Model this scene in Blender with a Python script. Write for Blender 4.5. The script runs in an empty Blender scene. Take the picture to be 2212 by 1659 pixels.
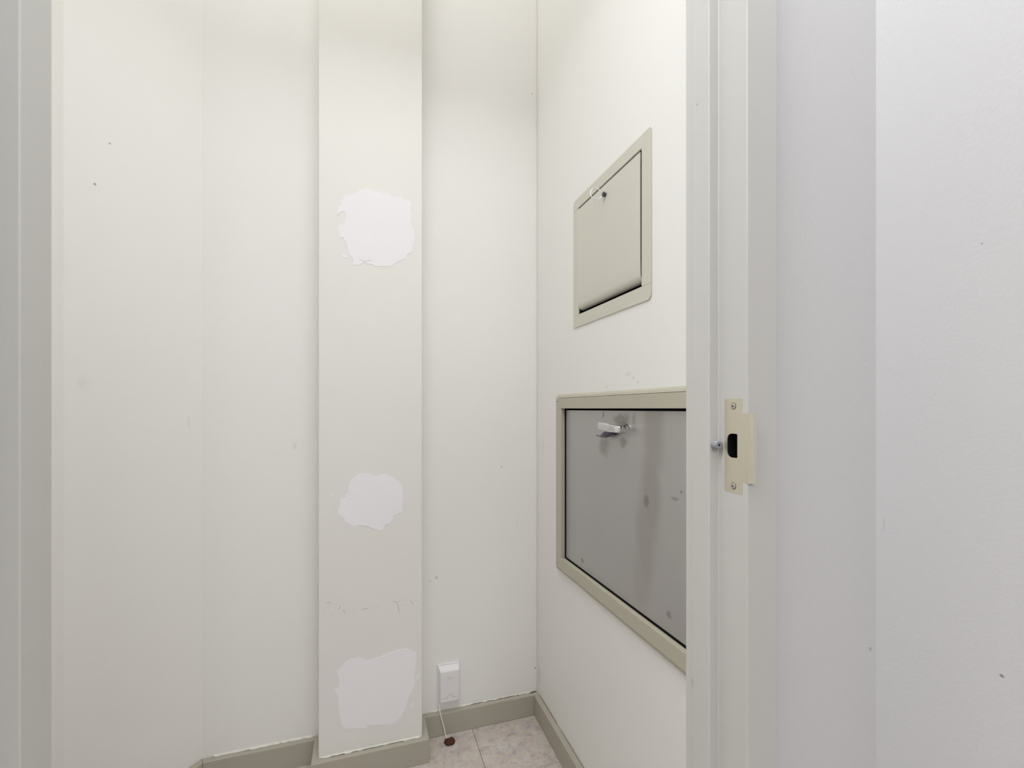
import bpy, bmesh, math, random
from mathutils import Vector, Matrix
random.seed(4)
S = bpy.context.scene
COL = S.collection
R = math.radians

# ------------------------------------------------------------------ camera, light, exposure
cam_d = bpy.data.cameras.new('camera')
cam = bpy.data.objects.new('camera', cam_d)
COL.objects.link(cam)
cam.location = (0, 0, 1.07)
cam.rotation_euler = (R(90), 0, R(-17.777))
cam_d.sensor_width = 36
cam_d.lens = 36 * 984 / 2212
cam_d.shift_y = 0.0239
cam_d.clip_start = 0.02
S.camera = cam

W = bpy.data.worlds.new('world')
S.world = W
W.use_nodes = True
W.node_tree.nodes['Background'].inputs[0].default_value = (0.9, 0.92, 1.0, 1)
W.node_tree.nodes['Background'].inputs[1].default_value = 0.3
S.view_settings.view_transform = 'Standard'
S.view_settings.look = 'None'
S.view_settings.gamma = 1
S.view_settings.exposure = -0.01
S.view_settings.use_curve_mapping = False
S.cycles.max_bounces = 16
S.cycles.diffuse_bounces = 10

CLOSET_W, DOOR_W, SIDE_W, FAR_W = 6.3, 14.0, 17.0, 28.0          # lamp powers
CEIL = 2.50                            # passage ceiling
CCEIL = 3.4                            # ceiling of the small room

# ------------------------------------------------------------------ materials
def lin(c):
    return tuple(((x/255)/12.92 if x <= 10 else (((x/255)+0.055)/1.055)**2.4) for x in c)

def newmat(name):
    m = bpy.data.materials.new(name)
    m.use_nodes = True
    nt = m.node_tree
    return m, nt, nt.nodes['Principled BSDF']

def N(nt, t, **kw):
    n = nt.nodes.new(t)
    for k, v in kw.items():
        setattr(n, k, v)
    return n

def mixc(nt, fac, a, b, mode='MIX'):
    n = N(nt, 'ShaderNodeMix', data_type='RGBA', blend_type=mode)
    for sock, val in ((n.inputs[0], fac), (n.inputs[6], a), (n.inputs[7], b)):
        if hasattr(val, 'links') or hasattr(val, 'is_output'):
            nt.links.new(val, sock)
        elif isinstance(val, tuple):
            sock.default_value = (*val[:3], 1)
        else:
            sock.default_value = val
    return n.outputs[2]

def marks_fac(nt, coord, marks, nscale=90, namp=1.1, r0=1.45, r1=0.75):
    """soft-edged smudges: (centre, radii, strength); returns one factor socket"""
    tot = None
    wn = N(nt, 'ShaderNodeTexNoise')
    wn.inputs['Scale'].default_value = nscale
    wn.inputs['Detail'].default_value = 3
    nt.links.new(coord, wn.inputs['Vector'])
    for c, r, s in marks:
        sub = N(nt, 'ShaderNodeVectorMath', operation='SUBTRACT')
        nt.links.new(coord, sub.inputs[0]); sub.inputs[1].default_value = c
        div = N(nt, 'ShaderNodeVectorMath', operation='DIVIDE')
        nt.links.new(sub.outputs[0], div.inputs[0]); div.inputs[1].default_value = r
        ln = N(nt, 'ShaderNodeVectorMath', operation='LENGTH')
        nt.links.new(div.outputs[0], ln.inputs[0])
        ad = N(nt, 'ShaderNodeMath', operation='MULTIPLY_ADD')
        nt.links.new(wn.outputs['Fac'], ad.inputs[0]); ad.inputs[1].default_value = namp
        nt.links.new(ln.outputs['Value'], ad.inputs[2])
        mr = N(nt, 'ShaderNodeMapRange', interpolation_type='SMOOTHSTEP')
        nt.links.new(ad.outputs[0], mr.inputs[0])
        mr.inputs[1].default_value = r0; mr.inputs[2].default_value = r1
        mr.inputs[3].default_value = 0; mr.inputs[4].default_value = s
        if tot is None:
            tot = mr.outputs[0]
        else:
            mx = N(nt, 'ShaderNodeMath', operation='MAXIMUM')
            nt.links.new(tot, mx.inputs[0]); nt.links.new(mr.outputs[0], mx.inputs[1])
            tot = mx.outputs[0]
    return tot

def paint(name, col, rough=0.55, bump=0.06, bscale=260, var=0.03, marks=None, mcol=(0.12, 0.11, 0.1), metal=0.0, spec=0.35):
    m, nt, p = newmat(name)
    tc = N(nt, 'ShaderNodeTexCoord')
    geo = N(nt, 'ShaderNodeNewGeometry')
    pos = geo.outputs['Position']
    n1 = N(nt, 'ShaderNodeTexNoise'); n1.inputs['Scale'].default_value = 3.5; n1.inputs['Detail'].default_value = 5
    nt.links.new(pos, n1.inputs['Vector'])
    a = tuple(x*(1-var) for x in col); b = tuple(min(1, x*(1+var)) for x in col)
    c = mixc(nt, n1.outputs['Fac'], a, b)
    if marks:
        c = mixc(nt, marks_fac(nt, pos, marks), c, mcol)
    nt.links.new(c, p.inputs['Base Color'])
    p.inputs['Roughness'].default_value = rough
    p.inputs['Metallic'].default_value = metal
    p.inputs['Specular IOR Level'].default_value = spec
    if bump:
        n2 = N(nt, 'ShaderNodeTexNoise'); n2.inputs['Scale'].default_value = bscale; n2.inputs['Detail'].default_value = 2
        nt.links.new(pos, n2.inputs['Vector'])
        bp = N(nt, 'ShaderNodeBump'); bp.inputs['Strength'].default_value = bump; bp.inputs['Distance'].default_value = 0.002
        nt.links.new(n2.outputs['Fac'], bp.inputs['Height'])
        nt.links.new(bp.outputs[0], p.inputs['Normal'])
    return m

WALLC = (0.83, 0.826, 0.806)
M = {}
M['closet'] = paint('closet_paint', WALLC, 0.5, 0.05, 240, 0.012)
M['back'] = paint('back_wall_paint', WALLC, 0.5, 0.05, 240, 0.012, marks=[
    ((0.222, 1.507, 0.512), (0.007, 0.02, 0.009), 0.35), ((0.202, 1.507, 0.503), (0.005, 0.02, 0.005), 0.35),
    ((0.4446, 1.507, 0.8695), (0.005, 0.02, 0.006), 0.3), ((0.5568, 1.507, 2.178), (0.006, 0.02, 0.003), 0.5),
    ((-0.204, 1.507, 0.956), (0.008, 0.02, 0.016), 0.13), ((0.569, 1.507, 0.1535), (0.0045, 0.02, 0.005), 0.8),
    ((0.502, 1.507, 0.675), (0.002, 0.02, 0.02), 0.2), ((0.4714, 1.507, 0.474), (0.003, 0.02, 0.003), 0.3)])
M['chamfer'] = paint('corner_wall_paint', (0.85, 0.847, 0.824), 0.5, 0.05, 240, 0.012, marks=[
    ((-0.6153, 1.3377, 1.6046), (0.0042, 0.0042, 0.0042), 0.7), ((-0.5952, 1.3578, 1.7164), (0.0034, 0.0034, 0.0034), 0.6),
    ((-0.63, 1.32, 1.13), (0.02, 0.02, 0.025), 0.06), ((-0.47, 1.483, 1.03), (0.006, 0.006, 0.03), 0.08),
    ((-0.53, 1.42, 0.55), (0.003, 0.003, 0.01), 0.3)])
M['rightw'] = paint('right_wall_paint', WALLC, 0.5, 0.05, 240, 0.012, marks=[
    ((0.577, 0.88, 1.129), (0.02, 0.004, 0.003), 0.5), ((0.577, 1.02, 1.1253), (0.02, 0.004, 0.004), 0.5),
    ((0.577, 0.92, 1.15), (0.02, 0.02, 0.008), 0.12), ((0.577, 0.9, 1.14), (0.02, 0.008, 0.005), 0.2),
    ((0.577, 1.45, 0.94), (0.02, 0.012, 0.05), 0.1), ((0.577, 1.49, 0.14), (0.02, 0.02, 0.06), 0.2)], mcol=(0.25, 0.24, 0.2))
M['pilaster'] = paint('pilaster_paint', (0.79, 0.783, 0.75), 0.5, 0.05, 240, 0.015)
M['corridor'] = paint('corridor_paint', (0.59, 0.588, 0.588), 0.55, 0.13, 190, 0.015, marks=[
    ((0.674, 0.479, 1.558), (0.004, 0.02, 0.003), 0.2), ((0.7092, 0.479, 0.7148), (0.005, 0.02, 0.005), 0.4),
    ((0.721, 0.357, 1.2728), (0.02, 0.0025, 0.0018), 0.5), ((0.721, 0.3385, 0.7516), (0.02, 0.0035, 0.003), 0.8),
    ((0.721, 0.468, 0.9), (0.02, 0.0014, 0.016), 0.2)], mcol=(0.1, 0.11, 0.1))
M['frame'] = paint('frame_paint', (0.53, 0.526, 0.503), 0.4, 0.06, 200, 0.02, spec=0.5, marks=[
    ((0.4526, 0.5413, 1.506), (0.02, 0.0022, 0.0028), 0.7), ((0.4526, 0.552, 0.6715), (0.02, 0.004, 0.012), 0.25)])
M['base'] = paint('baseboard_paint', (0.42, 0.395, 0.33), 0.5, 0.05, 160, 0.05)
M['hatch'] = paint('hatch_paint', (0.615, 0.60, 0.52), 0.4, 0.02, 240, 0.015, spec=0.45)
M['hatchdoor'] = paint('hatch_door_paint', (0.63, 0.615, 0.545), 0.4, 0.02, 240, 0.02, spec=0.45)
M['chutefr'] = paint('chute_frame_paint', (0.475, 0.45, 0.36), 0.4, 0.03, 240, 0.02, spec=0.45, marks=[
    ((0.565, 1.303, 1.092), (0.02, 0.006, 0.003), 0.8), ((0.565, 1.303, 0.59), (0.02, 0.006, 0.003), 0.6)])
M['filler'] = paint('filler_white', (0.865, 0.852, 0.875), 0.8, 0.12, 60, 0.02, spec=0.1)
M['white'] = paint('white_plastic', (0.80, 0.79, 0.80), 0.35, 0.0, 1, 0.01)
M['dark'] = paint('dark_void', (0.012, 0.012, 0.014), 0.8, 0, 1, 0.0)
M['gap'] = paint('dark_gap', (0.10, 0.09, 0.07), 0.9, 0, 1, 0.1)
M['groove'] = paint('groove_grey', (0.42, 0.41, 0.42), 0.6, 0, 1, 0.0)
M['scuff'] = paint('scuff_grey', (0.33, 0.33, 0.33), 0.8, 0, 1, 0.1)
M['caulk'] = paint('caulk', (0.74, 0.725, 0.66), 0.6, 0.1, 120, 0.03)
M['brown'] = paint('brown_lump', (0.085, 0.028, 0.016), 0.75, 0.5, 260, 0.35)
M['rubber'] = paint('grey_rubber', (0.27, 0.27, 0.285), 0.6, 0, 1, 0.03)
M['chrome'] = paint('chrome', (0.82, 0.82, 0.83), 0.12, 0, 1, 0.0, metal=1.0)
M['zinc'] = paint('zinc_wire', (0.85, 0.85, 0.86), 0.35, 0, 1, 0.0, metal=0.6)
M['grip'] = paint('pale_grip', (0.60, 0.60, 0.60), 0.35, 0, 1, 0.02, metal=0.35)
M['darksteel'] = paint('dark_steel', (0.09, 0.09, 0.11), 0.3, 0, 1, 0.1, metal=0.8)
M['screw'] = paint('screw_steel', (0.66, 0.62, 0.58), 0.3, 0, 1, 0.02, metal=0.9)

def brass():
    m, nt, p = newmat('satin_brass')
    geo = N(nt, 'ShaderNodeNewGeometry')
    mp = N(nt, 'ShaderNodeMapping'); mp.inputs['Scale'].default_value = (60, 60, 900)
    nt.links.new(geo.outputs['Position'], mp.inputs['Vector'])
    n = N(nt, 'ShaderNodeTexNoise'); n.inputs['Scale'].default_value = 1.0; n.inputs['Detail'].default_value = 4
    nt.links.new(mp.outputs[0], n.inputs['Vector'])
    c = mixc(nt, n.outputs['Fac'], (0.70, 0.665, 0.53), (0.78, 0.74, 0.61))
    nt.links.new(c, p.inputs['Base Color'])
    p.inputs['Metallic'].default_value = 0.9
    p.inputs['Roughness'].default_value = 0.38
    return m
M['brass'] = brass()

def steel():
    m, nt, p = newmat('dull_steel')
    geo = N(nt, 'ShaderNodeNewGeometry'); pos = geo.outputs['Position']
    n = N(nt, 'ShaderNodeTexNoise'); n.inputs['Scale'].default_value = 5; n.inputs['Detail'].default_value = 6
    nt.links.new(pos, n.inputs['Vector'])
    c = mixc(nt, n.outputs['Fac'], (0.46, 0.45, 0.445), (0.53, 0.52, 0.505))
    # long darker streak, then hand smudges and the lever's painted-in shadow
    streak = marks_fac(nt, pos, [((0.573, 0.826, 1.04), (0.1, 0.045, 0.17), 0.36), ((0.573, 0.834, 0.9), (0.1, 0.042, 0.15), 0.36),
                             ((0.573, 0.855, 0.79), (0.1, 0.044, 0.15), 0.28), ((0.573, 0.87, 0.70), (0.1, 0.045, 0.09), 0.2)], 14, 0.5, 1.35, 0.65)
    c = mixc(nt, streak, c, (0.25, 0.235, 0.18))
    sm = marks_fac(nt, pos, [((0.573, 0.8525, 0.8686), (0.1, 0.014, 0.018), 0.6), ((0.573, 0.757, 0.892), (0.1, 0.016, 0.006), 0.5),
                             ((0.573, 0.7365, 0.909), (0.1, 0.008, 0.004), 0.6), ((0.573, 0.7746, 0.657), (0.1, 0.010, 0.013), 0.6),
                             ((0.573, 1.16, 0.6436), (0.1, 0.012, 0.009), 0.6), ((0.573, 1.035, 0.975), (0.1, 0.035, 0.035), 0.5),  # second mark here is the lever grip's shadow painted into the steel
                             ((0.573, 0.945, 0.99), (0.1, 0.022, 0.018), 0.5), ((0.573, 0.955, 1.043), (0.1, 0.05, 0.022), 0.6), ((0.573, 0.90, 1.045), (0.1, 0.012, 0.02), 0.35),
                             ((0.573, 1.04, 1.055), (0.1, 0.006, 0.012), 0.7)], 60, 0.9)
    c = mixc(nt, sm, c, (0.2, 0.195, 0.175))
    nt.links.new(c, p.inputs['Base Color'])
    p.inputs['Metallic'].default_value = 0.75
    p.inputs['Roughness'].default_value = 0.42
    mp = N(nt, 'ShaderNodeMapping'); mp.inputs['Scale'].default_value = (500, 500, 30)
    nt.links.new(pos, mp.inputs['Vector'])
    n2 = N(nt, 'ShaderNodeTexNoise'); n2.inputs['Scale'].default_value = 1; nt.links.new(mp.outputs[0], n2.inputs['Vector'])
    bp = N(nt, 'ShaderNodeBump'); bp.inputs['Strength'].default_value = 0.06; bp.inputs['Distance'].default_value = 0.001
    nt.links.new(n2.outputs['Fac'], bp.inputs['Height']); nt.links.new(bp.outputs[0], p.inputs['Normal'])
    return m
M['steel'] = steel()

def vinyl():
    m, nt, p = newmat('mottled_vinyl')
    geo = N(nt, 'ShaderNodeNewGeometry'); oi = N(nt, 'ShaderNodeObjectInfo')
    ad = N(nt, 'ShaderNodeVectorMath', operation='MULTIPLY_ADD')
    ad.inputs[0].default_value = (7, 3, 1)
    nt.links.new(oi.outputs['Random'], ad.inputs[1]); nt.links.new(geo.outputs['Position'], ad.inputs[2])
    def noise(sc, det, rough=0.6, dist=0.8):
        n = N(nt, 'ShaderNodeTexNoise'); n.inputs['Scale'].default_value = sc; n.inputs['Detail'].default_value = det
        n.inputs['Roughness'].default_value = rough; n.inputs['Distortion'].default_value = dist
        nt.links.new(ad.outputs[0], n.inputs['Vector'])
        return n.outputs['Fac']
    r = N(nt, 'ShaderNodeValToRGB'); e = r.color_ramp.elements
    e[0].position = 0.3; e[0].color = (*lin((168, 160, 160)), 1)
    e[1].position = 0.72; e[1].color = (*lin((206, 196, 186)), 1)
    for q, c in ((0.42, (190, 182, 180)), (0.5, (198, 186, 174)), (0.58, (196, 194, 190))):
        x = e.new(q); x.color = (*lin(c), 1)
    nt.links.new(noise(26, 7), r.inputs[0])
    mr = N(nt, 'ShaderNodeMapRange'); mr.inputs[1].default_value = 0.54; mr.inputs[2].default_value = 0.68; mr.inputs[4].default_value = 0.6
    nt.links.new(noise(60, 5), mr.inputs[0])
    c = mixc(nt, mr.outputs[0], r.outputs[0], lin((150, 138, 144)))
    mr2 = N(nt, 'ShaderNodeMapRange'); mr2.inputs[1].default_value = 0.56; mr2.inputs[2].default_value = 0.7; mr2.inputs[4].default_value = 0.6
    nt.links.new(noise(43, 6), mr2.inputs[0])
    c = mixc(nt, mr2.outputs[0], c, lin((196, 172, 150)))
    nt.links.new(c, p.inputs['Base Color'])
    p.inputs['Roughness'].default_value = 0.45
    return m
M['vinyl'] = vinyl()

def emis(name, col, s):
    m, nt, p = newmat(name)
    p.inputs['Base Color'].default_value = (0.8, 0.8, 0.8, 1)
    p.inputs['Emission Color'].default_value = (*col, 1)
    p.inputs['Emission Strength'].default_value = s
    return m
M['opal_warm'] = emis('opal_lit_warm', (1.0, 0.95, 0.86), 2.0)
M['opal_cool'] = emis('opal_lit_cool', (0.95, 0.95, 1.0), 2.0)

# ------------------------------------------------------------------ mesh helpers
def put(name, bm, mat, parent=None, bevel=0, seg=2, smooth=False, angle=None):
    bmesh.ops.recalc_face_normals(bm, faces=bm.faces)
    me = bpy.data.meshes.new(name)
    bm.to_mesh(me); bm.free()
    o = bpy.data.objects.new(name, me)
    COL.objects.link(o)
    if mat: me.materials.append(M[mat])
    if smooth:
        for p in me.polygons: p.use_smooth = True
    if bevel:
        b = o.modifiers.new('bevel', 'BEVEL'); b.width = bevel; b.segments = seg; b.limit_method = 'ANGLE'; b.angle_limit = R(35)
        b.harden_normals = False
    if parent: o.parent = parent
    return o

def bm_box(bm, lo, hi):
    vs = [bm.verts.new((x, y, z)) for z in (lo[2], hi[2]) for y in (lo[1], hi[1]) for x in (lo[0], hi[0])]
    for f in ((0, 1, 3, 2), (4, 5, 7, 6), (0, 1, 5, 4), (2, 3, 7, 6), (0, 2, 6, 4), (1, 3, 7, 5)):
        bm.faces.new([vs[i] for i in f])

def boxes(name, lst, mat, parent=None, bevel=0, seg=2):
    bm = bmesh.new()
    for lo, hi in lst: bm_box(bm, lo, hi)
    return put(name, bm, mat, parent, bevel, seg)

def plan(name, pts, z0, z1, mat, parent=None, bevel=0, seg=2):
    """plan outline (x,y) raised from z0 to z1"""
    bm = bmesh.new()
    lo = [bm.verts.new((x, y, z0)) for x, y in pts]; hi = [bm.verts.new((x, y, z1)) for x, y in pts]
    n = len(pts)
    bm.faces.new(lo); bm.faces.new(hi)
    for i in range(n): bm.faces.new((lo[i], lo[(i+1) % n], hi[(i+1) % n], hi[i]))
    return put(name, bm, mat, parent, bevel, seg)

def sheet(name, fn, outer, holes, d0, d1, mat, parent=None, bevel=0, seg=2):
    """flat outline with holes in 2-D (a,b), placed by fn(a,b,d), thick from d0 to d1"""
    bm = bmesh.new()
    loops = []
    for lp in [outer] + list(holes):
        v0 = [bm.verts.new(fn(a, b, d0)) for a, b in lp]
        v1 = [bm.verts.new(fn(a, b, d1)) for a, b in lp]
        loops.append((v0, v1))
    for side in (0, 1):
        es = []
        for L in loops:
            v = L[side]
            for i in range(len(v)):
                e = bm.edges.get((v[i], v[(i+1) % len(v)])) or bm.edges.new((v[i], v[(i+1) % len(v)]))
                es.append(e)
        bmesh.ops.triangle_fill(bm, edges=es, use_beauty=True)
    for v0, v1 in loops:
        n = len(v0)
        for i in range(n): bm.faces.new((v0[i], v0[(i+1) % n], v1[(i+1) % n], v1[i]))
    return put(name, bm, mat, parent, bevel, seg)

onright = lambda u: (lambda a, b, d: (u - d, a, b))        # on a wall facing -x : a = y, b = z, d = out from the wall
onback = lambda v: (lambda a, b, d: (a, v - d, b))         # on a wall facing -y : a = x, b = z

def tube(name, pts, r, mat, parent=None, seg=10, closed=False, rz=None):
    bm = bmesh.new()
    P = [Vector(p) for p in pts]; n = len(P)
    rings = []
    up = Vector((0.13, 0.21, 0.97))
    for i, p in enumerate(P):
        if closed: t = P[(i+1) % n] - P[i-1]
        else: t = P[min(i+1, n-1)] - P[max(i-1, 0)]
        t.normalize()
        a = t.cross(up)
        if a.length < 0.05: a = t.cross(Vector((1, 0, 0)))
        a.normalize(); b = t.cross(a); b.normalize()
        rr = r[i] if isinstance(r, (list, tuple)) else r
        rings.append([bm.verts.new(p + (a*math.cos(2*math.pi*k/seg) + b*math.sin(2*math.pi*k/seg))*rr) for k in range(seg)])
    for i in range(n if closed else n-1):
        A, B = rings[i], rings[(i+1) % n]
        for k in range(seg): bm.faces.new((A[k], A[(k+1) % seg], B[(k+1) % seg], B[k]))
    if not closed:
        bm.faces.new(rings[0]); bm.faces.new(rings[-1])
    return put(name, bm, mat, parent, smooth=True)

def lathe(name, prof, axis_o, axis, mat, parent=None, seg=28):
    """profile (radius, height along axis)"""
    ax = Vector(axis).normalized()
    a = ax.cross(Vector((0, 0, 1)) if abs(ax.z) < 0.9 else Vector((1, 0, 0))).normalized(); b = ax.cross(a)
    o = Vector(axis_o); bm = bmesh.new(); rings = []
    for r, h in prof:
        if r < 1e-6: rings.append([bm.verts.new(o + ax*h)])
        else: rings.append([bm.verts.new(o + ax*h + (a*math.cos(2*math.pi*k/seg) + b*math.sin(2*math.pi*k/seg))*r) for k in range(seg)])
    for A, B in zip(rings, rings[1:]):
        for k in range(seg):
            k2 = (k+1) % seg
            q = [A[k % len(A)], A[k2 % len(A)], B[k2 % len(B)], B[k % len(B)]]
            u = []
            for v in q:
                if v not in u: u.append(v)
            if len(u) > 2: bm.faces.new(u)
    ob = put(name, bm, mat, parent, bevel=0, smooth=True)
    m = ob.modifiers.new('split', 'EDGE_SPLIT'); m.split_angle = R(40)
    return ob

def empty(name, loc, label, cat, group=None):
    o = bpy.data.objects.new(name, None)
    o.empty_display_size = 0.05
    COL.objects.link(o); o.location = loc
    o['label'] = label; o['category'] = cat
    if group: o['group'] = group
    return o

def adopt(parent):
    """children were built in world space: keep them there under the moved empty"""
    for c in COL.objects:
        if c.parent is parent: c.matrix_parent_inverse = Matrix.Translation(parent.location).inverted()

def struct(o, label, cat=None):
    o['kind'] = 'structure'; o['label'] = label; o['category'] = cat or o.name.split('_')[0]
    return o

# ------------------------------------------------------------------ the closet shell
UR, VB, VP, T = 0.577, 1.507, 1.405, 0.10          # right wall, back wall, pilaster face, wall thickness
floor = struct(boxes('floor', [((-2.3, -3.2, -0.10), (0.83, 1.61, -0.003))], 'gap'), 'floor under the mottled vinyl tiles')
tu = [-0.655, -0.577, -0.272, 0.033, 0.338, 0.577]
tv = [0.479, 0.66, 0.965, 1.27, 1.507]
for i in range(len(tu)-1):
    for j in range(len(tv)-1):
        boxes('tile', [((tu[i]+0.0006, tv[j]+0.0006, -0.004), (tu[i+1]-0.0006, tv[j+1]-0.0006, 0.0))], 'vinyl', floor, bevel=0.0004, seg=1)
boxes('corridor_covering', [((-2.2, -3.1, -0.004), (0.72, 0.4785, 0.0))], 'vinyl', floor)

struct(boxes('ceiling', [((-2.3, -3.2, CEIL), (0.83, 0.479, CEIL+0.08)), ((-0.76, 0.479, CCEIL), (0.68, 1.61, CCEIL+0.08))], 'closet'), 'plain off-white ceiling')
wb = struct(boxes('wall_back', [((-0.46, VB, 0), (UR+T, VB+T, CCEIL))], 'back'), 'cream painted back wall of the small room')
struct(plan('wall_corner', [(-0.446, VB), (-0.655, 1.298), (-0.755, 1.298), (-0.755, 1.34), (-0.488, VB+T), (-0.446, VB+T)], 0, CCEIL, 'chamfer'),
       'cream wall set at an angle beside the door frame', 'wall')
struct(boxes('wall_left', [((-0.755, 0.555, 0), (-0.655, 1.298, CCEIL))], 'chamfer'), 'cream left wall just behind the door frame')

HB = (0.8605, 1.1742, 1.3375, 1.6390)      # hatch opening (v0,v1,z0,z1)
CB = (0.636, 1.2755, 0.612, 1.0725)      # chute opening
bm = bmesh.new()
vv = [0.555, CB[0], HB[0], HB[1], CB[1], VB]
zz = [0, CB[2], CB[3], HB[2], HB[3], CCEIL]
for i in range(5):
    for j in range(5):
        vc, zc = (vv[i]+vv[i+1])/2, (zz[j]+zz[j+1])/2
        if any(b[0] < vc < b[1] and b[2] < zc < b[3] for b in (HB, CB)): continue
        bm_box(bm, (UR, vv[i], zz[j]), (UR+T, vv[i+1], zz[j+1]))
bmesh.ops.remove_doubles(bm, verts=bm.verts, dist=1e-5)
dup = {}
for f in list(bm.faces):
    k = tuple(sorted(v.index for v in f.verts)) if False else tuple(sorted((round(v.co.x, 4), round(v.co.y, 4), round(v.co.z, 4)) for v in f.verts))
    dup.setdefault(k, []).append(f)
bmesh.ops.delete(bm, geom=[f for fs in dup.values() if len(fs) > 1 for f in fs], context='FACES_ONLY')
wr = struct(put('wall_right', bm, 'rightw'), 'cream right wall carrying the hatch and the steel chute door')

pil = struct(boxes('wall_pilaster', [((-0.1288, VP, 0), (0.1632, VB, CCEIL))], 'pilaster', bevel=0.0025), 'boxed-out cream pilaster with three white filler patches', 'wall')

# caulk bead running up the inner corner
cb = boxes('corner_bead', [((UR-0.0035, VB-0.0035, 0.07), (UR, VB, CCEIL))], 'caulk', wr, bevel=0.0015)

# filler patches on the pilaster
PA = [(-0.0066,1.7141),(0.0137,1.716),(0.026,1.7103),(0.0466,1.709),(0.0633,1.7082),(0.0758,1.703),(0.0948,1.7051),(0.1097,1.6995),(0.1246,1.6973),(0.1322,1.6906),(0.1279,1.678),(0.1289,1.6672),(0.1343,1.6591),(0.1289,1.643),(0.13,1.6278),(0.1354,1.6153),(0.1397,1.5982),(0.1397,1.5763),(0.1354,1.5692),(0.1343,1.5493),(0.1268,1.5397),(0.1161,1.5299),(0.1139,1.5209),(0.0969,1.5138),(0.0842,1.5049),(0.0695,1.4937),(0.0466,1.4915),(0.0342,1.4904),(0.0137,1.4948),(-0.0066,1.4971),(-0.0227,1.4892),(-0.0357,1.49),(-0.0367,1.5079),(-0.0487,1.5214),(-0.0516,1.5443),(-0.0586,1.5562),(-0.0645,1.567),(-0.0704,1.5611),(-0.0739,1.5733),(-0.0743,1.5984),(-0.0655,1.5999),(-0.0576,1.6088),(-0.0556,1.6322),(-0.0625,1.6397),(-0.0743,1.634),(-0.0772,1.6231),(-0.0782,1.6502),(-0.0694,1.6535),(-0.0664,1.6707),(-0.0586,1.6854),(-0.0427,1.6908),(-0.0267,1.6995)]
PA2 = [(-0.0655,1.5103),(-0.0586,1.5162),(-0.0516,1.5054),(-0.0566,1.5055)]
PB = [(-0.025,0.8746),(-0.0088,0.8792),(0.006,0.8779),(0.0209,0.871),(0.039,0.8718),(0.0541,0.8743),(0.0693,0.8673),(0.0847,0.8602),(0.097,0.8469),(0.1039,0.829),(0.1051,0.8003),(0.1051,0.7716),(0.1001,0.756),(0.0893,0.752),(0.0785,0.7496),(0.0785,0.7369),(0.0709,0.7312),(0.0693,0.7249),(0.0571,0.7249),(0.0495,0.717),(0.045,0.708),(0.0329,0.709),(0.0239,0.7138),(0.009,0.7218),(-0.0073,0.7278),(-0.0308,0.7265),(-0.0498,0.7342),(-0.0579,0.7425),(-0.0599,0.7525),(-0.0699,0.7603),(-0.0751,0.7713),(-0.0742,0.7835),(-0.0705,0.7925),(-0.0699,0.8047),(-0.0628,0.811),(-0.0512,0.8112),(-0.0599,0.8209),(-0.0498,0.825),(-0.0483,0.8372),(-0.0454,0.8509),(-0.0381,0.8644)]
PB2 = [(-0.0962,0.823),(-0.0934,0.8281),(-0.0905,0.8197),(-0.0948,0.8184)]
PC = [(-0.0753,0.316),(-0.0555,0.3336),(-0.0356,0.3408),(-0.0138,0.3397),(0.0032,0.3297),(0.0288,0.3318),(0.06,0.3393),(0.088,0.3466),(0.1165,0.3464),(0.129,0.3371),(0.1445,0.3279),(0.1424,0.2944),(0.1398,0.2618),(0.1417,0.2394),(0.1373,0.2199),(0.1272,0.209),(0.1183,0.1814),(0.1093,0.1613),(0.0987,0.1452),(0.0845,0.13),(0.067,0.1283),(0.0323,0.1345),(0.0083,0.1371),(-0.0019,0.1311),(-0.0289,0.1379),(-0.0555,0.1419),(-0.067,0.1584),(-0.0703,0.1801),(-0.0753,0.2092),(-0.0759,0.2373),(-0.0851,0.26),(-0.0834,0.2667),(-0.0753,0.2652),(-0.0753,0.2932),(-0.0785,0.3096)]
PC2 = [(0.1453,0.2497),(0.1518,0.2633),(0.1547,0.2554),(0.1489,0.2447)]
PC3 = [(0.1272,0.1687),(0.1344,0.1782),(0.1398,0.1735),(0.1326,0.1657)]
def rough(pts, amp):
    out = []
    n = len(pts)
    for i in range(n):
        p0, p1, p2, p3 = (Vector(pts[(i+k-1) % n]) for k in range(4))
        for t in (0.0, 1/3, 2/3):
            q = 0.5*((2*p1) + (p2-p0)*t + (2*p0-5*p1+4*p2-p3)*t*t + (3*p1-p0-3*p2+p3)*t**3)
            out.append((q.x + random.uniform(-amp, amp), q.y + random.uniform(-amp, amp)))
    return out
for nm, pts, lab in (('filler_patch', PA, 'large rounded white filler patch, highest on the pilaster'),
                     ('filler_patch', PB, 'smaller white filler patch, middle of the three'),
                     ('filler_patch', PC, 'square-sided white filler patch just above the baseboard'),
                     ('filler_dab', PA2, None), ('filler_dab', PB2, None), ('filler_dab', PC2, None), ('filler_dab', PC3, None)):
    o = sheet(nm, onback(VP), rough(pts, 0.0015), [], -0.001, 0.0008, 'filler', pil)
    if lab: o['label'] = lab
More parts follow.
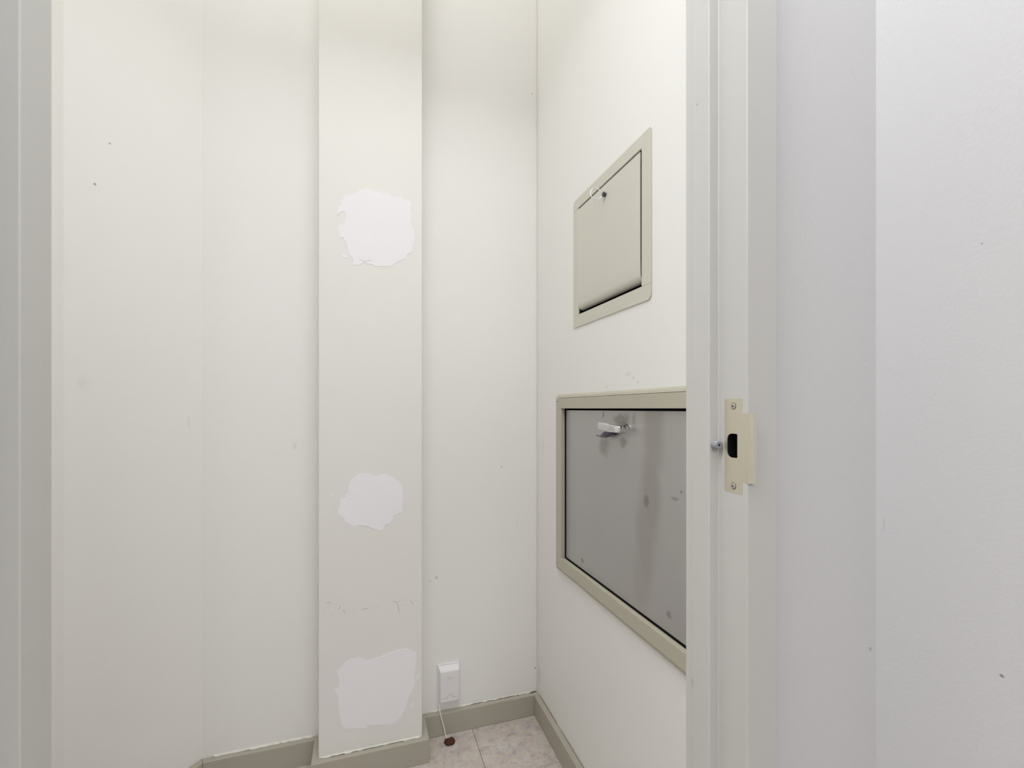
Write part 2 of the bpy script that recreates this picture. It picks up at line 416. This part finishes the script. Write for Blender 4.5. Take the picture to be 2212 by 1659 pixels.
SC = [[(-0.1083,0.511),(-0.1013,0.5147),(-0.0956,0.5124)],[(-0.1027,0.5072),(-0.0928,0.509)],[(-0.0699,0.5029),(-0.0714,0.4955),(-0.0757,0.4899)],[(-0.0599,0.4893),(-0.0613,0.4818),(-0.057,0.4751)],[(-0.1154,0.4868),(-0.1112,0.4886)],[(-0.0999,0.4871),(-0.0985,0.4839)],[(-0.0147,0.4817),(-0.0029,0.4814),(0.009,0.4823)],[(0.0269,0.4824),(0.0329,0.4825)],[(0.0739,0.4944),(0.0847,0.4918),(0.0908,0.4818),(0.0939,0.4639),(0.0961,0.4572)],[(0.0908,0.4923),(0.1017,0.4921)],[(0.111,0.4928),(0.1188,0.4931)],[(0.1251,0.4901),(0.1329,0.4843),(0.1345,0.4776)],[(0.1408,0.489),(0.1519,0.4857)],[(0.1001,0.4758),(0.1079,0.4779)],[(-0.0956,0.4749),(-0.0885,0.4749)],[(-0.0381,0.4833),(-0.0264,0.4827)],[(-0.128,0.4955),(-0.1272,0.4908)],[(0.161,0.4917),(0.1618,0.4873)],
      [(-0.018,1.5055),(-0.010,1.5035),(-0.004,1.5005),(0.006,1.5045),(0.018,1.5068)]]
def scratch(bm, pts, w, fn):
    P = [Vector(p) for p in pts]
    row = []
    for i, p in enumerate(P):
        t = (P[min(i+1, len(P)-1)] - P[max(i-1, 0)]).normalized(); nrm = Vector((-t.y, t.x))
        ww = w*(0.35 if i in (0, len(P)-1) else 1)
        row.append((bm.verts.new(fn(*(p+nrm*ww), 0.0004)), bm.verts.new(fn(*(p-nrm*ww), 0.0004))))
    for a, b in zip(row, row[1:]): bm.faces.new((a[0], b[0], b[1], a[1]))
bm = bmesh.new()
for s in SC[:-1]: scratch(bm, s, 0.0006, onback(VP))
put('scuff_marks', bm, 'scuff', pil)['label'] = 'row of fine grey scuffs across the pilaster'
bm = bmesh.new(); scratch(bm, SC[-1], 0.0006, onback(VP-0.0006)); put('hair_crack', bm, 'groove', pil)

# baseboards
BH, BT = 0.0715, 0.019
u0, u1 = -0.1288, 0.1632
k = math.tan(R(22.5))*BT
bb = struct(plan('baseboard_back', [(u1, VB), (UR, VB), (UR, VB-BT), (u1, VB-BT)], 0, BH, 'base', bevel=0.002), 'taupe baseboard on the back wall between pilaster and right wall')
struct(plan('baseboard_rear', [(-0.446, VB), (u0, VB), (u0, VB-BT), (-0.446+k, VB-BT)], 0, BH, 'base', bevel=0.002), 'taupe baseboard on the back wall left of the pilaster')
d = BT/math.sqrt(2)
struct(plan('baseboard_corner', [(-0.446, VB), (-0.446+k, VB-BT), (-0.655+BT, 1.298-k), (-0.655, 1.298)], 0, BH, 'base', bevel=0.002), 'taupe baseboard along the angled wall')
struct(plan('baseboard_left', [(-0.655, 1.298), (-0.655+BT, 1.298-k), (-0.655+BT, 0.567), (-0.655, 0.567)], 0, BH, 'base', bevel=0.002), 'taupe baseboard along the left wall')
struct(plan('baseboard_right', [(UR, VB-BT), (UR, 0.567), (UR-BT, 0.567), (UR-BT, VB-BT)], 0, BH, 'base', bevel=0.002), 'taupe baseboard under the steel chute door')
struct(plan('baseboard_pilaster', [(u0, VB-BT), (u0, VP), (u1, VP), (u1, VB-BT), (u1+BT, VB-BT), (u1+BT, VP-BT), (u0-BT, VP-BT), (u0-BT, VB-BT)], 0, BH, 'base', bevel=0.002),
       'taupe baseboard wrapped around the foot of the pilaster')
# caulk and open cracks along the top of the baseboards
def ribbon(name, x0, x1, y, w0, mat, par, n=24, z=BH+0.0006, thick=0.001, slope=0.0):
    bm = bmesh.new(); rows = []
    for i in range(n+1):
        x = x0+(x1-x0)*i/n
        ww = w0*(0.4+random.random()) * (0.3 if i in (0, n) else 1)
        rows.append((bm.verts.new((x, y+0.0004, z+slope)), bm.verts.new((x, y-ww, z))))
    for a, b in zip(rows, rows[1:]): bm.faces.new((a[0], b[0], b[1], a[1]))
    return put(name, bm, mat, par)
ribbon('caulk_bead', 0.19, 0.56, VB, 0.003, 'caulk', bb, 30, slope=0.003)
for a, b in ((0.335, 0.375), (0.385, 0.45), (0.455, 0.49), (0.50, 0.535)): ribbon('open_crack', a, b, VB-0.002, 0.0018, 'gap', bb, 10, z=BH+0.0012)
ribbon('open_crack', 0.545, 0.572, VB-0.001, 0.006, 'gap', bb, 8, z=BH+0.0012)
pb = bpy.data.objects['baseboard_pilaster']
ribbon('caulk_bead', u0+0.003, u1-0.003, VP, 0.004, 'caulk', pb, 24, slope=0.004)
for a, b in ((-0.10, -0.05), (-0.045, -0.02), (-0.01, 0.05), (0.06, 0.11)): ribbon('open_crack', a, b, VP-0.0035, 0.0012, 'gap', pb, 10, z=BH+0.0012)
rb_ = bpy.data.objects['baseboard_rear']
ribbon('caulk_bead', -0.42, u0-0.02, VB, 0.005, 'caulk', rb_, 26, slope=0.005)
for a, b in ((-0.335, -0.315), (-0.30, -0.285)): ribbon('open_crack', a, b, VB-0.005, 0.001, 'gap', rb_, 6, z=BH+0.0012)
bm = bmesh.new()
for q in range(20):
    pass
for a, b, w in ((0.62, 0.95, 0.0008), (1.02, 1.30, 0.0008), (1.33, 1.48, 0.0012)):
    vs = [bm.verts.new((UR-0.0004-e, y, BH+0.0009)) for y, e in ((a, 0), (b, 0), (b, w), (a, w))]
    bm.faces.new(vs)
put('open_crack', bm, 'gap', bpy.data.objects['baseboard_right'])

# ------------------------------------------------------------------ the partition and its steel door frame
XF, XL = 0.505, 0.1586-0.505
HZ = 2.36
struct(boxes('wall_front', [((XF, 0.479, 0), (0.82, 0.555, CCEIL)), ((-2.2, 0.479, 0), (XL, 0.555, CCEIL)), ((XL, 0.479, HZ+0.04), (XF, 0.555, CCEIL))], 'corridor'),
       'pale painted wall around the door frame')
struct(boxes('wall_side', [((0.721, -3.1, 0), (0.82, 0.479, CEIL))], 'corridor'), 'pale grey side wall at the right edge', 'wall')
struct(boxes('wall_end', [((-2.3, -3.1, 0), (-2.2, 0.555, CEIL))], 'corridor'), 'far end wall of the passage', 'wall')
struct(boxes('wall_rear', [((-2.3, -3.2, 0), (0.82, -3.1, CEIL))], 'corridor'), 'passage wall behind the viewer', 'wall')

trim = bpy.data.objects.new('trim_1', None); COL.objects.link(trim)
trim.location = (0.0793, 0.517, 0)
struct(trim, 'grey-beige steel door frame with a stop all round', 'door frame')
prof = [(0.5187, 0.467), (0.4686, 0.467), (0.4686, 0.5175), (0.4526, 0.5175), (0.4526, 0.551), (0.4536, 0.5525), (0.4536, 0.567), (0.5187, 0.567),
        (0.5187, 0.556), (0.506, 0.556), (0.506, 0.478), (0.5187, 0.478)]
# strike-side jamb: bent sheet with a latch opening in its rabbet
pr2 = prof[:2] + [(0.4686, 0.4822), (0.4686, 0.5024)] + prof[2:]
bm = bmesh.new()
lev = [[bm.verts.new((x, y, z)) for x, y in pr2] for z in (0, 1.0005, 1.0400, HZ)]
bm.faces.new(lev[0]); bm.faces.new(lev[-1])
for q in range(3):
    for i in range(len(pr2)):
        if q == 1 and i == 2: continue
        k2 = (i+1) % len(pr2)
        bm.faces.new((lev[q][i], lev[q][k2], lev[q+1][k2], lev[q+1][i]))
jr = put('jamb', bm, 'frame', trim)
b = jr.modifiers.new('bevel', 'BEVEL'); b.width = 0.0013; b.segments = 2; b.limit_method = 'ANGLE'; b.angle_limit = R(40)
jl = plan('jamb', [(0.1586-x, 0.5215 if y == 0.5175 else y) for x, y in prof], 0, HZ, 'frame', trim, bevel=0.0013)
bm = bmesh.new()
hp = [(0.467, 2.41), (0.467, HZ), (0.5175, HZ), (0.5175, HZ-0.016), (0.567, HZ-0.016), (0.567, 2.41), (0.556, 2.41), (0.556, HZ+0.036), (0.478, HZ+0.036), (0.478, 2.41)]
A = [bm.verts.new((0.1586-0.5187, y, z)) for y, z in hp]; B = [bm.verts.new((0.5187, y, z)) for y, z in hp]
bm.faces.new(A); bm.faces.new(B)
for i in range(len(hp)): bm.faces.new((A[i], A[(i+1) % len(hp)], B[(i+1) % len(hp)], B[i]))
put('head_jamb', bm, 'frame', trim, bevel=0.0013)
adopt(trim)

# strike plate
sp = empty('strike_plate', (0.4686, 0.4904, 1.02), 'satin brass latch strike plate with two screws let into the right door jamb', 'strike plate')
def arc(cx, cy, r, a0, a1, n=6):
    return [(cx+r*math.cos(R(a0+(a1-a0)*i/n)), cy+r*math.sin(R(a0+(a1-a0)*i/n))) for i in range(n+1)]
outer = [(0.5060, 0.9568), (0.5060, 1.0830), (0.4747, 1.0830), (0.4747, 1.0634), (0.4665, 1.0634), (0.4665, 0.9733), (0.4747, 0.9733), (0.4747, 0.9568)]
hole = arc(0.4852, 1.0345, 0.0018, 180, 90, 3) + arc(0.4933, 1.0283, 0.008, 90, 0, 6) + arc(0.4933, 1.0120, 0.008, 0, -90, 6) + arc(0.4852, 1.0058, 0.0018, -90, -180, 3)
sheet('plate', onright(0.4690), outer, [hole], -0.0008, 0.0006, 'brass', sp)
# curved lip
bm = bmesh.new(); rows = []
path = [(0.4684, 0.4668), (0.4685, 0.4655)] + [(0.4735-0.005*math.cos(R(a)), 0.4655-0.0035*math.sin(R(a))) for a in (15, 35, 55, 75, 90)] + [(0.4785, 0.4620)]
path = path + [(x+0.0002, y+0.0015) for x, y in reversed(path)]
for z in (0.9733, 1.0634): rows.append([bm.verts.new((x, y, z)) for x, y in path])
n = len(path)
bm.faces.new(rows[0]); bm.faces.new(rows[1])
for i in range(n): bm.faces.new((rows[0][i], rows[0][(i+1) % n], rows[1][(i+1) % n], rows[1][i]))
put('lip', bm, 'brass', sp)
boxes('latch_shade', [((0.491, 0.4824, 1.0008), (0.4925, 0.5022, 1.0397)), ((0.4695, 0.4824, 1.0008), (0.492, 0.5022, 1.0012)), ((0.4695, 0.4824, 1.0393), (0.492, 0.5022, 1.0397)), ((0.4695, 0.4824, 1.0008), (0.492, 0.4828, 1.0397)), ((0.4695, 0.5018, 1.0008), (0.492, 0.5022, 1.0397))], 'dark', sp)  # near-black box; the shade inside the latch opening put into its colour
for z in (1.0733, 0.9662):
    s = lathe('screw', [(0, 0.0012), (0.0030, 0.0011), (0.0040, 0.0006), (0.0041, 0.0)], (0.4684, 0.4902, z), (-1, 0, 0), 'screw', sp, 24)
    r1 = lathe('screw_rim', [(0.0041, 0.0), (0.0044, 0.0002), (0.0048, 0.0)], (0.46835, 0.4902, z), (-1, 0, 0), 'gap', s, 24)
    for a in (25, 115):
        bm = bmesh.new(); c, sn = math.cos(R(a)), math.sin(R(a))
        for p in ((-0.0021, -0.00045), (0.0021, -0.00045), (0.0021, 0.00045), (-0.0021, 0.00045)):
            bm.verts.new((0.46710, 0.4902+p[0]*c-p[1]*sn, z+p[0]*sn+p[1]*c))
        bm.verts.ensure_lookup_table(); bm.faces.new(bm.verts[:])
        put('cross_slot', bm, 'gap', s)
adopt(sp)

sil = empty('door_bumper', (0.4605, 0.5175, 1.0197), 'small round grey rubber door bumper on the stop beside the strike plate', 'door bumper')
lathe('bumper_body', [(0.0058, 0.0), (0.0062, 0.002), (0.0060, 0.0085), (0.0050, 0.0098), (0.0018, 0.0098), (0.0014, 0.0088), (0.0, 0.0086)], (0.4612, 0.5175, 1.0197), (0, -1, 0), 'rubber', sil)
lathe('centre_hole', [(0.0, 0.0101), (0.0013, 0.0100)], (0.4612, 0.5175, 1.0197), (0, -1, 0), 'dark', sil, 14)
adopt(sil)

# ------------------------------------------------------------------ upper hatch
ha = empty('access_hatch', (UR, 1.0165, 1.4885), 'square beige sheet-metal hatch with a wire ring pull, set high in the right wall', 'hatch')
v0, v1, z0, z1 = 0.828, 1.2065, 1.3025, 1.6685
iv0, iv1, iz0, iz1 = 0.862, 1.1745, 1.3365, 1.6395
rr = 0.013
F = onright(UR)
sheet('frame_strip', F, [(iv0+0.0004, iz1)] + [(iv0+0.0004, z1)] + list(reversed(arc(v1-rr, z1-rr, rr, 0, 90))) + [(v1, iz1)], [], 0, 0.003, 'hatch', ha, bevel=0.0006, seg=1)
sheet('frame_strip', F, [(v0, iz0+0.0004)] + list(reversed(arc(v0+rr*0.5, z1-rr*0.5, rr*0.5, 90, 180))) + [(iv0, z1), (iv0, iz0+0.0004)], [], 0, 0.003, 'hatch', ha, bevel=0.0006, seg=1)
sheet('frame_strip', F, [(v0, iz0)] + arc(v0+rr, z0+rr, rr, 180, 270) + arc(v1-rr*0.3, z0+rr*0.3, rr*0.3, 270, 360) + [(v1, iz0)], [], 0, 0.003, 'hatch', ha, bevel=0.0006, seg=1)
sheet('frame_strip', F, [(iv1, iz0+0.0004), (v1, iz0+0.0004), (v1, iz1-0.0004), (iv1, iz1-0.0004)], [], 0, 0.003, 'hatch', ha, bevel=0.0006, seg=1)
# leaf: flat sheet whose lower edge rolls inward
bm = bmesh.new(); rows = []
lz = [iz1-0.0062, 1.60, 1.50, 1.40, 1.366, 1.359, 1.3545, 1.3515, 1.3505]
lu = [0.0018, 0.0020, 0.0020, 0.0018, 0.0014, 0.0004, -0.002, -0.006, -0.013]
for z, dd in zip(lz, lu): rows.append([bm.verts.new((UR-dd, iv0+0.0048, z)), bm.verts.new((UR-dd, iv1-0.0003, z))])
for a, b in zip(rows, rows[1:]): bm.faces.new((a[0], a[1], b[1], b[0]))
leaf = put('hatch_door', bm, 'hatchdoor', ha, smooth=True)
sol = leaf.modifiers.new('thick', 'SOLIDIFY'); sol.thickness = 0.002; sol.offset = -1
leaf.modifiers.new('split', 'EDGE_SPLIT').split_angle = R(38)
boxes('chute_liner', [((UR+0.045, 0.861, 1.338), (UR+0.048, 1.1740, 1.6385)), ((UR+0.0005, 0.861, 1.338), (UR+0.045, 1.1740, 1.3385)), ((UR+0.0005, 0.861, 1.638), (UR+0.045, 1.1740, 1.6385)),
                      ((UR+0.0005, 0.861, 1.338), (UR+0.045, 0.8615, 1.638)), ((UR+0.0005, 1.1735, 1.338), (UR+0.045, 1.1740, 1.638))], 'dark', ha)
# ring pull: stud with a bent wire ring standing out from the door
kv, kz, ku = 1.0190, 1.6072, UR-0.002
lathe('ring_stud', [(0.0075, 0.0), (0.0075, 0.0014), (0.0042, 0.0022), (0.0040, 0.005), (0.0064, 0.006), (0.0064, 0.0088), (0.0, 0.010)], (ku, kv, kz), (-1, 0, 0), 'darksteel', ha, 20)
pts = [(0.004, 0.0035), (0.0095, 0.0055), (0.013, 0.0052), (0.0155, 0.0095), (0.0185, 0.0135)] + [(0.0255+0.0152*math.cos(R(a)), 0.0152*math.sin(R(a))) for a in range(85, -86, -10)] + [(0.0185, -0.0145), (0.0155, -0.0095), (0.013, -0.0055), (0.0095, -0.0058), (0.004, -0.0035)]
tl = R(9)
wp = [(ku - a*0.97, kv + a*0.18 + b*math.sin(tl)*0.8, kz + b*math.cos(tl) + a*0.03) for a, b in pts]
tube('ring_pull', wp, 0.0012, 'zinc', ha, 8)
adopt(ha)

# ------------------------------------------------------------------ steel chute door
ch = empty('chute_door', (UR, 0.957, 0.84), 'wide dull steel rubbish chute door with a chrome lever in a beige metal frame', 'chute door')
ov0, ov1, oz0, oz1 = 0.598, 1.3135, 0.566, 1.1125
jv0, jv1, jz0, jz1 = 0.638, 1.2727, 0.6147, 1.0700
p = 0.012
def rail(name, pts, d0, d1, bev=0.0012): return sheet(name, F, pts, [], d0, d1, 'chutefr', ch, bevel=bev)
rail('frame_rail', [(ov0, jz1), (ov1-0.0008, jz1), (ov1-0.0008, 1.1010), (ov0, 1.1010)], 0, p)
rail('frame_rail', [(ov0, 0.5785), (ov1-0.0008, 0.5785), (ov1-0.0008, jz0), (ov0, jz0)], 0, p)
rail('frame_stile', [(jv1, jz0+0.0003), (ov1-0.0008, jz0+0.0003), (ov1-0.0008, jz1-0.0003), (jv1, jz1-0.0003)], 0, p, 0.0006)
rail('frame_stile', [(ov0, jz0+0.0003), (jv0, jz0+0.0003), (jv0, jz1-0.0003), (ov0, jz1-0.0003)], 0, p, 0.0006)
def bevel_trim(name, zin, zout):
    bm = bmesh.new(); pr = [(0.0, zin), (p-0.0005, zin), (p-0.003, zin+(zout-zin)*0.55), (0.003, zout), (0, zout)]
    A = [bm.verts.new((UR-dd, ov0, z)) for dd, z in pr]; B = [bm.verts.new((UR-dd, ov1, z)) for dd, z in pr]
    bm.faces.new(A); bm.faces.new(B)
    for i in range(5): bm.faces.new((A[i], A[(i+1) % 5], B[(i+1) % 5], B[i]))
    return put(name, bm, 'chutefr', ch, bevel=0.0006)
bevel_trim('edge_trim', 1.1018, oz1+0.0005)
bevel_trim('edge_trim', 0.5777, oz0)
DU = UR+0.002
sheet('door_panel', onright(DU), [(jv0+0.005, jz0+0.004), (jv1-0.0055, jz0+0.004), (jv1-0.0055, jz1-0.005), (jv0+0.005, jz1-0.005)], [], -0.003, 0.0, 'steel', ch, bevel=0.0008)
boxes('chute_liner', [((UR+0.03, jv0, jz0), (UR+0.033, jv1, jz1))], 'dark', ch)
boxes('dark_reveal', [((UR+0.0005, jv1+0.0002, jz0), (UR+0.03, jv1+0.002, jz1)), ((UR+0.0005, jv0, jz1+0.0002), (UR+0.03, jv1, jz1+0.002)), ((UR+0.0005, jv0, jz0-0.002), (UR+0.03, jv1, jz0-0.0002))], 'dark', ch)
for z in (1.0925, 0.591):
    lathe('screw', [(0, 0.0018), (0.002, 0.0016), (0.0036, 0.0)], (UR-p, 1.303, z), (-1, 0, 0), 'chutefr', ch, 14)
# lever handle
hz, hv = 1.0225, 0.926
lv = lathe('handle', [(0.0125, 0.0), (0.0120, 0.004), (0.0092, 0.008), (0.0085, 0.016), (0.0085, 0.024)], (DU, hv, hz), (-1, 0, 0), 'chrome', ch, 28)
def lever(name, secs, mat, par):
    """rounded-rectangle sections along the lever: (y, x_out, z, half_height, half_thickness)"""
    bm = bmesh.new(); rings = []
    for y, xo, z, hh, ht in secs:
        ring = []
        for kx in range(20):
            a = 2*math.pi*kx/20
            ca, sa = math.cos(a), math.sin(a); q = 0.42
            ring.append(bm.verts.new((DU - xo - ht*math.copysign(abs(ca)**q, ca), y, z + hh*math.copysign(abs(sa)**q, sa))))
        rings.append(ring)
    for A, B in zip(rings, rings[1:]):
        for kx in range(20): bm.faces.new((A[kx], A[(kx+1) % 20], B[(kx+1) % 20], B[kx]))
    bm.faces.new(rings[0]); bm.faces.new(rings[-1])
    o = put(name, bm, mat, par, smooth=True)
    o.modifiers.new('split', 'EDGE_SPLIT').split_angle = R(50)
    return o
lever('lever_arm', [(0.9085, 0.0265, hz-0.0005, 0.0045, 0.004), (0.911, 0.0265, hz-0.0005, 0.0075, 0.0065), (0.925, 0.027, hz, 0.0085, 0.0075), (0.940, 0.0285, hz+0.0006, 0.0088, 0.0065), (0.953, 0.030, hz+0.0012, 0.0094, 0.0058)], 'chrome', lv)
lever('lever_grip', [(0.9532, 0.030, hz+0.0012, 0.0096, 0.0055), (0.972, 0.032, hz+0.0026, 0.0099, 0.005), (0.984, 0.033, hz+0.0036, 0.0097, 0.005), (0.997, 0.034, hz+0.0044, 0.0092, 0.005), (0.9992, 0.034, hz+0.0045, 0.0078, 0.004)], 'grip', lv)
lever('thumb_latch', [(0.970, 0.012, 1.013, 0.006, 0.005), (0.986, 0.014, 1.0095, 0.0085, 0.006), (1.006, 0.014, 1.005, 0.0075, 0.005), (1.023, 0.013, 1.0005, 0.004, 0.004), (1.029, 0.012, 0.9995, 0.0018, 0.002), (1.053, 0.012, 1.0005, 0.0010, 0.0015)], 'darksteel', ch)  # small dark curved piece with a thin tip, below the lever
boxes('latch_mount', [((DU-0.010, 0.972, 1.006), (DU, 0.990, 1.014))], 'darksteel', ch, bevel=0.002)  # small dark block on the door by the curved piece
adopt(ch)

# ------------------------------------------------------------------ white wall box, cord and brown lump
bx = empty('wall_box', (0.2615, VB, 0.155), 'white plastic wall jack box with a thin cord, low on the back wall', 'wall box')
B_ = onback(VB)
def rrect(a0, a1, b0, b1, r): return arc(a1-r, b1-r, r, 0, 90, 4) + arc(a0+r, b1-r, r, 90, 180, 4) + arc(a0+r, b0+r, r, 180, 270, 4) + arc(a1-r, b0+r, r, 270, 360, 4)
sheet('back_plate', B_, rrect(0.2235, 0.2985, 0.0890, 0.2255, 0.003), [], 0, 0.007, 'white', bx, bevel=0.001)
bm = bmesh.new()
q0 = (0.2255, 0.2965, 0.1045, 0.2235, 0.007); q1 = (0.2315, 0.2935, 0.1085, 0.2080, 0.0225)
vs = []
for a0, a1, b0, b1, dd in (q0, q1): vs.append([bm.verts.new(B_(x, z, dd)) for x, z in ((a0, b0), (a1, b0), (a1, b1), (a0, b1))])
bm.faces.new(vs[0]); bm.faces.new(vs[1])
for i in range(4): bm.faces.new((vs[0][i], vs[0][(i+1) % 4], vs[1][(i+1) % 4], vs[1][i]))
cv = put('cover', bm, 'white', bx, bevel=0.002, seg=3)
gb = bmesh.new()
gp = [(0.2325, 0.1225), (0.2525, 0.1225), (0.2545, 0.1255), (0.2575, 0.131), (0.2625, 0.1335), (0.2675, 0.131), (0.2705, 0.1255), (0.2725, 0.1225), (0.2925, 0.1225)]
scratch(gb, gp, 0.0006, onback(VB-0.0226)); put('cover_seam', gb, 'groove', cv)
gb = bmesh.new(); scratch(gb, [(0.252, 0.187), (0.262, 0.1865), (0.272, 0.187)], 0.0005, onback(VB-0.0226))
scratch(gb, [(0.249, 0.183), (0.262, 0.1825), (0.276, 0.183)], 0.0003, onback(VB-0.0226)); put('moulded_line', gb, 'groove', cv)
cp = [(0.2292, 1.4995, 0.0935), (0.2294, 1.494, 0.0880), (0.2300, 1.4865, 0.0800), (0.2330, 1.4835, 0.0650), (0.2375, 1.480, 0.0480), (0.2420, 1.475, 0.0300), (0.2450, 1.469, 0.0140), (0.2475, 1.460, 0.0065), (0.2500, 1.453, 0.0040)]
def smooth_path(P, n=5):
    P = [Vector(p) for p in P]; out = []
    for i in range(len(P)-1):
        p0, p1, p2, p3 = P[max(i-1, 0)], P[i], P[i+1], P[min(i+2, len(P)-1)]
        for j in range(n):
            t = j/n
            out.append(0.5*((2*p1)+(p2-p0)*t+(2*p0-5*p1+4*p2-p3)*t*t+(3*p1-p0-3*p2+p3)*t**3))
    return out + [P[-1]]
tube('cord', smooth_path(cp), 0.0017, 'white', bx, 10)
adopt(bx)

bm = bmesh.new()
bmesh.ops.create_icosphere(bm, subdivisions=3, radius=1)
for v in bm.verts:
    n_ = 1 + 0.16*math.sin(5*v.co.x+2.1)*math.cos(4*v.co.y+1.3) + 0.10*math.sin(9*v.co.z+6*v.co.x)
    v.co = Vector((v.co.x*0.0165*n_, v.co.y*0.0125*n_, max(v.co.z, -0.35)*0.0115*n_ + 0.0046))
lump = put('floor_lump', bm, 'brown', smooth=True)
lump.location = (0.2545, 1.4465, 0)
lump['label'] = 'small dark brown lump on the vinyl floor where the white cord ends'; lump['category'] = 'lump'
mz = min(v.co.z for v in lump.data.vertices)
for v in lump.data.vertices: v.co.z -= mz

# ------------------------------------------------------------------ ceiling lamps
def ceiling_lamp(loc, r, power, col, mat, label):
    e = empty('ceiling_lamp', loc, label, 'lamp')
    lathe('lamp_base', [(0, 0), (r*1.05, 0), (r*1.05, -0.02), (r*0.9, -0.025)], loc, (0, 0, 1), 'white', e)
    lathe('lamp_shade', [(r, -0.022), (r*0.98, -0.035), (r*0.85, -0.055), (r*0.55, -0.072), (0, -0.08)], loc, (0, 0, 1), mat, e)
    ld = bpy.data.lights.new('lamp_light', 'AREA'); ld.shape = 'DISK'; ld.size = r*2; ld.energy = power; ld.color = col
    lo = bpy.data.objects.new('lamp_light', ld); COL.objects.link(lo); lo.location = (loc[0], loc[1], loc[2]-0.085); lo.parent = e
    adopt(e)
    return e
ceiling_lamp((-0.10, 0.86, CCEIL), 0.26, CLOSET_W, (1.0, 0.995, 0.975), 'opal_warm', 'round opal ceiling lamp inside the small room, above the picture')
def long_lamp(x, y, power, label, L=1.2, wd=0.2):
    e = empty('ceiling_light', (x, y, CEIL), label, 'lamp')
    boxes('lamp_base', [((x-L/2-0.02, y-wd/2-0.02, CEIL-0.03), (x+L/2+0.02, y+wd/2+0.02, CEIL))], 'white', e, bevel=0.004)
    boxes('lamp_shade', [((x-L/2, y-wd/2, CEIL-0.075), (x+L/2, y+wd/2, CEIL-0.03))], 'opal_cool', e, bevel=0.015, seg=4)
    ld = bpy.data.lights.new('lamp_light', 'AREA'); ld.shape = 'RECTANGLE'; ld.size = L; ld.size_y = wd; ld.energy = power; ld.color = (0.965, 0.975, 1.0)
    lo = bpy.data.objects.new('lamp_light', ld); COL.objects.link(lo); lo.location = (x, y, CEIL-0.08); lo.parent = e
    adopt(e)
long_lamp(0.02, 0.25, DOOR_W, 'long opal ceiling light in the passage, right in front of the door frame')
long_lamp(-1.24, 0.22, SIDE_W, 'long opal ceiling light in the passage, left of the door frame')
long_lamp(0.25, -1.9, FAR_W, 'added fill light, built as a long opal ceiling light far behind the viewer', L=0.8)  # added fill lamp, lifts the lower and left closet walls
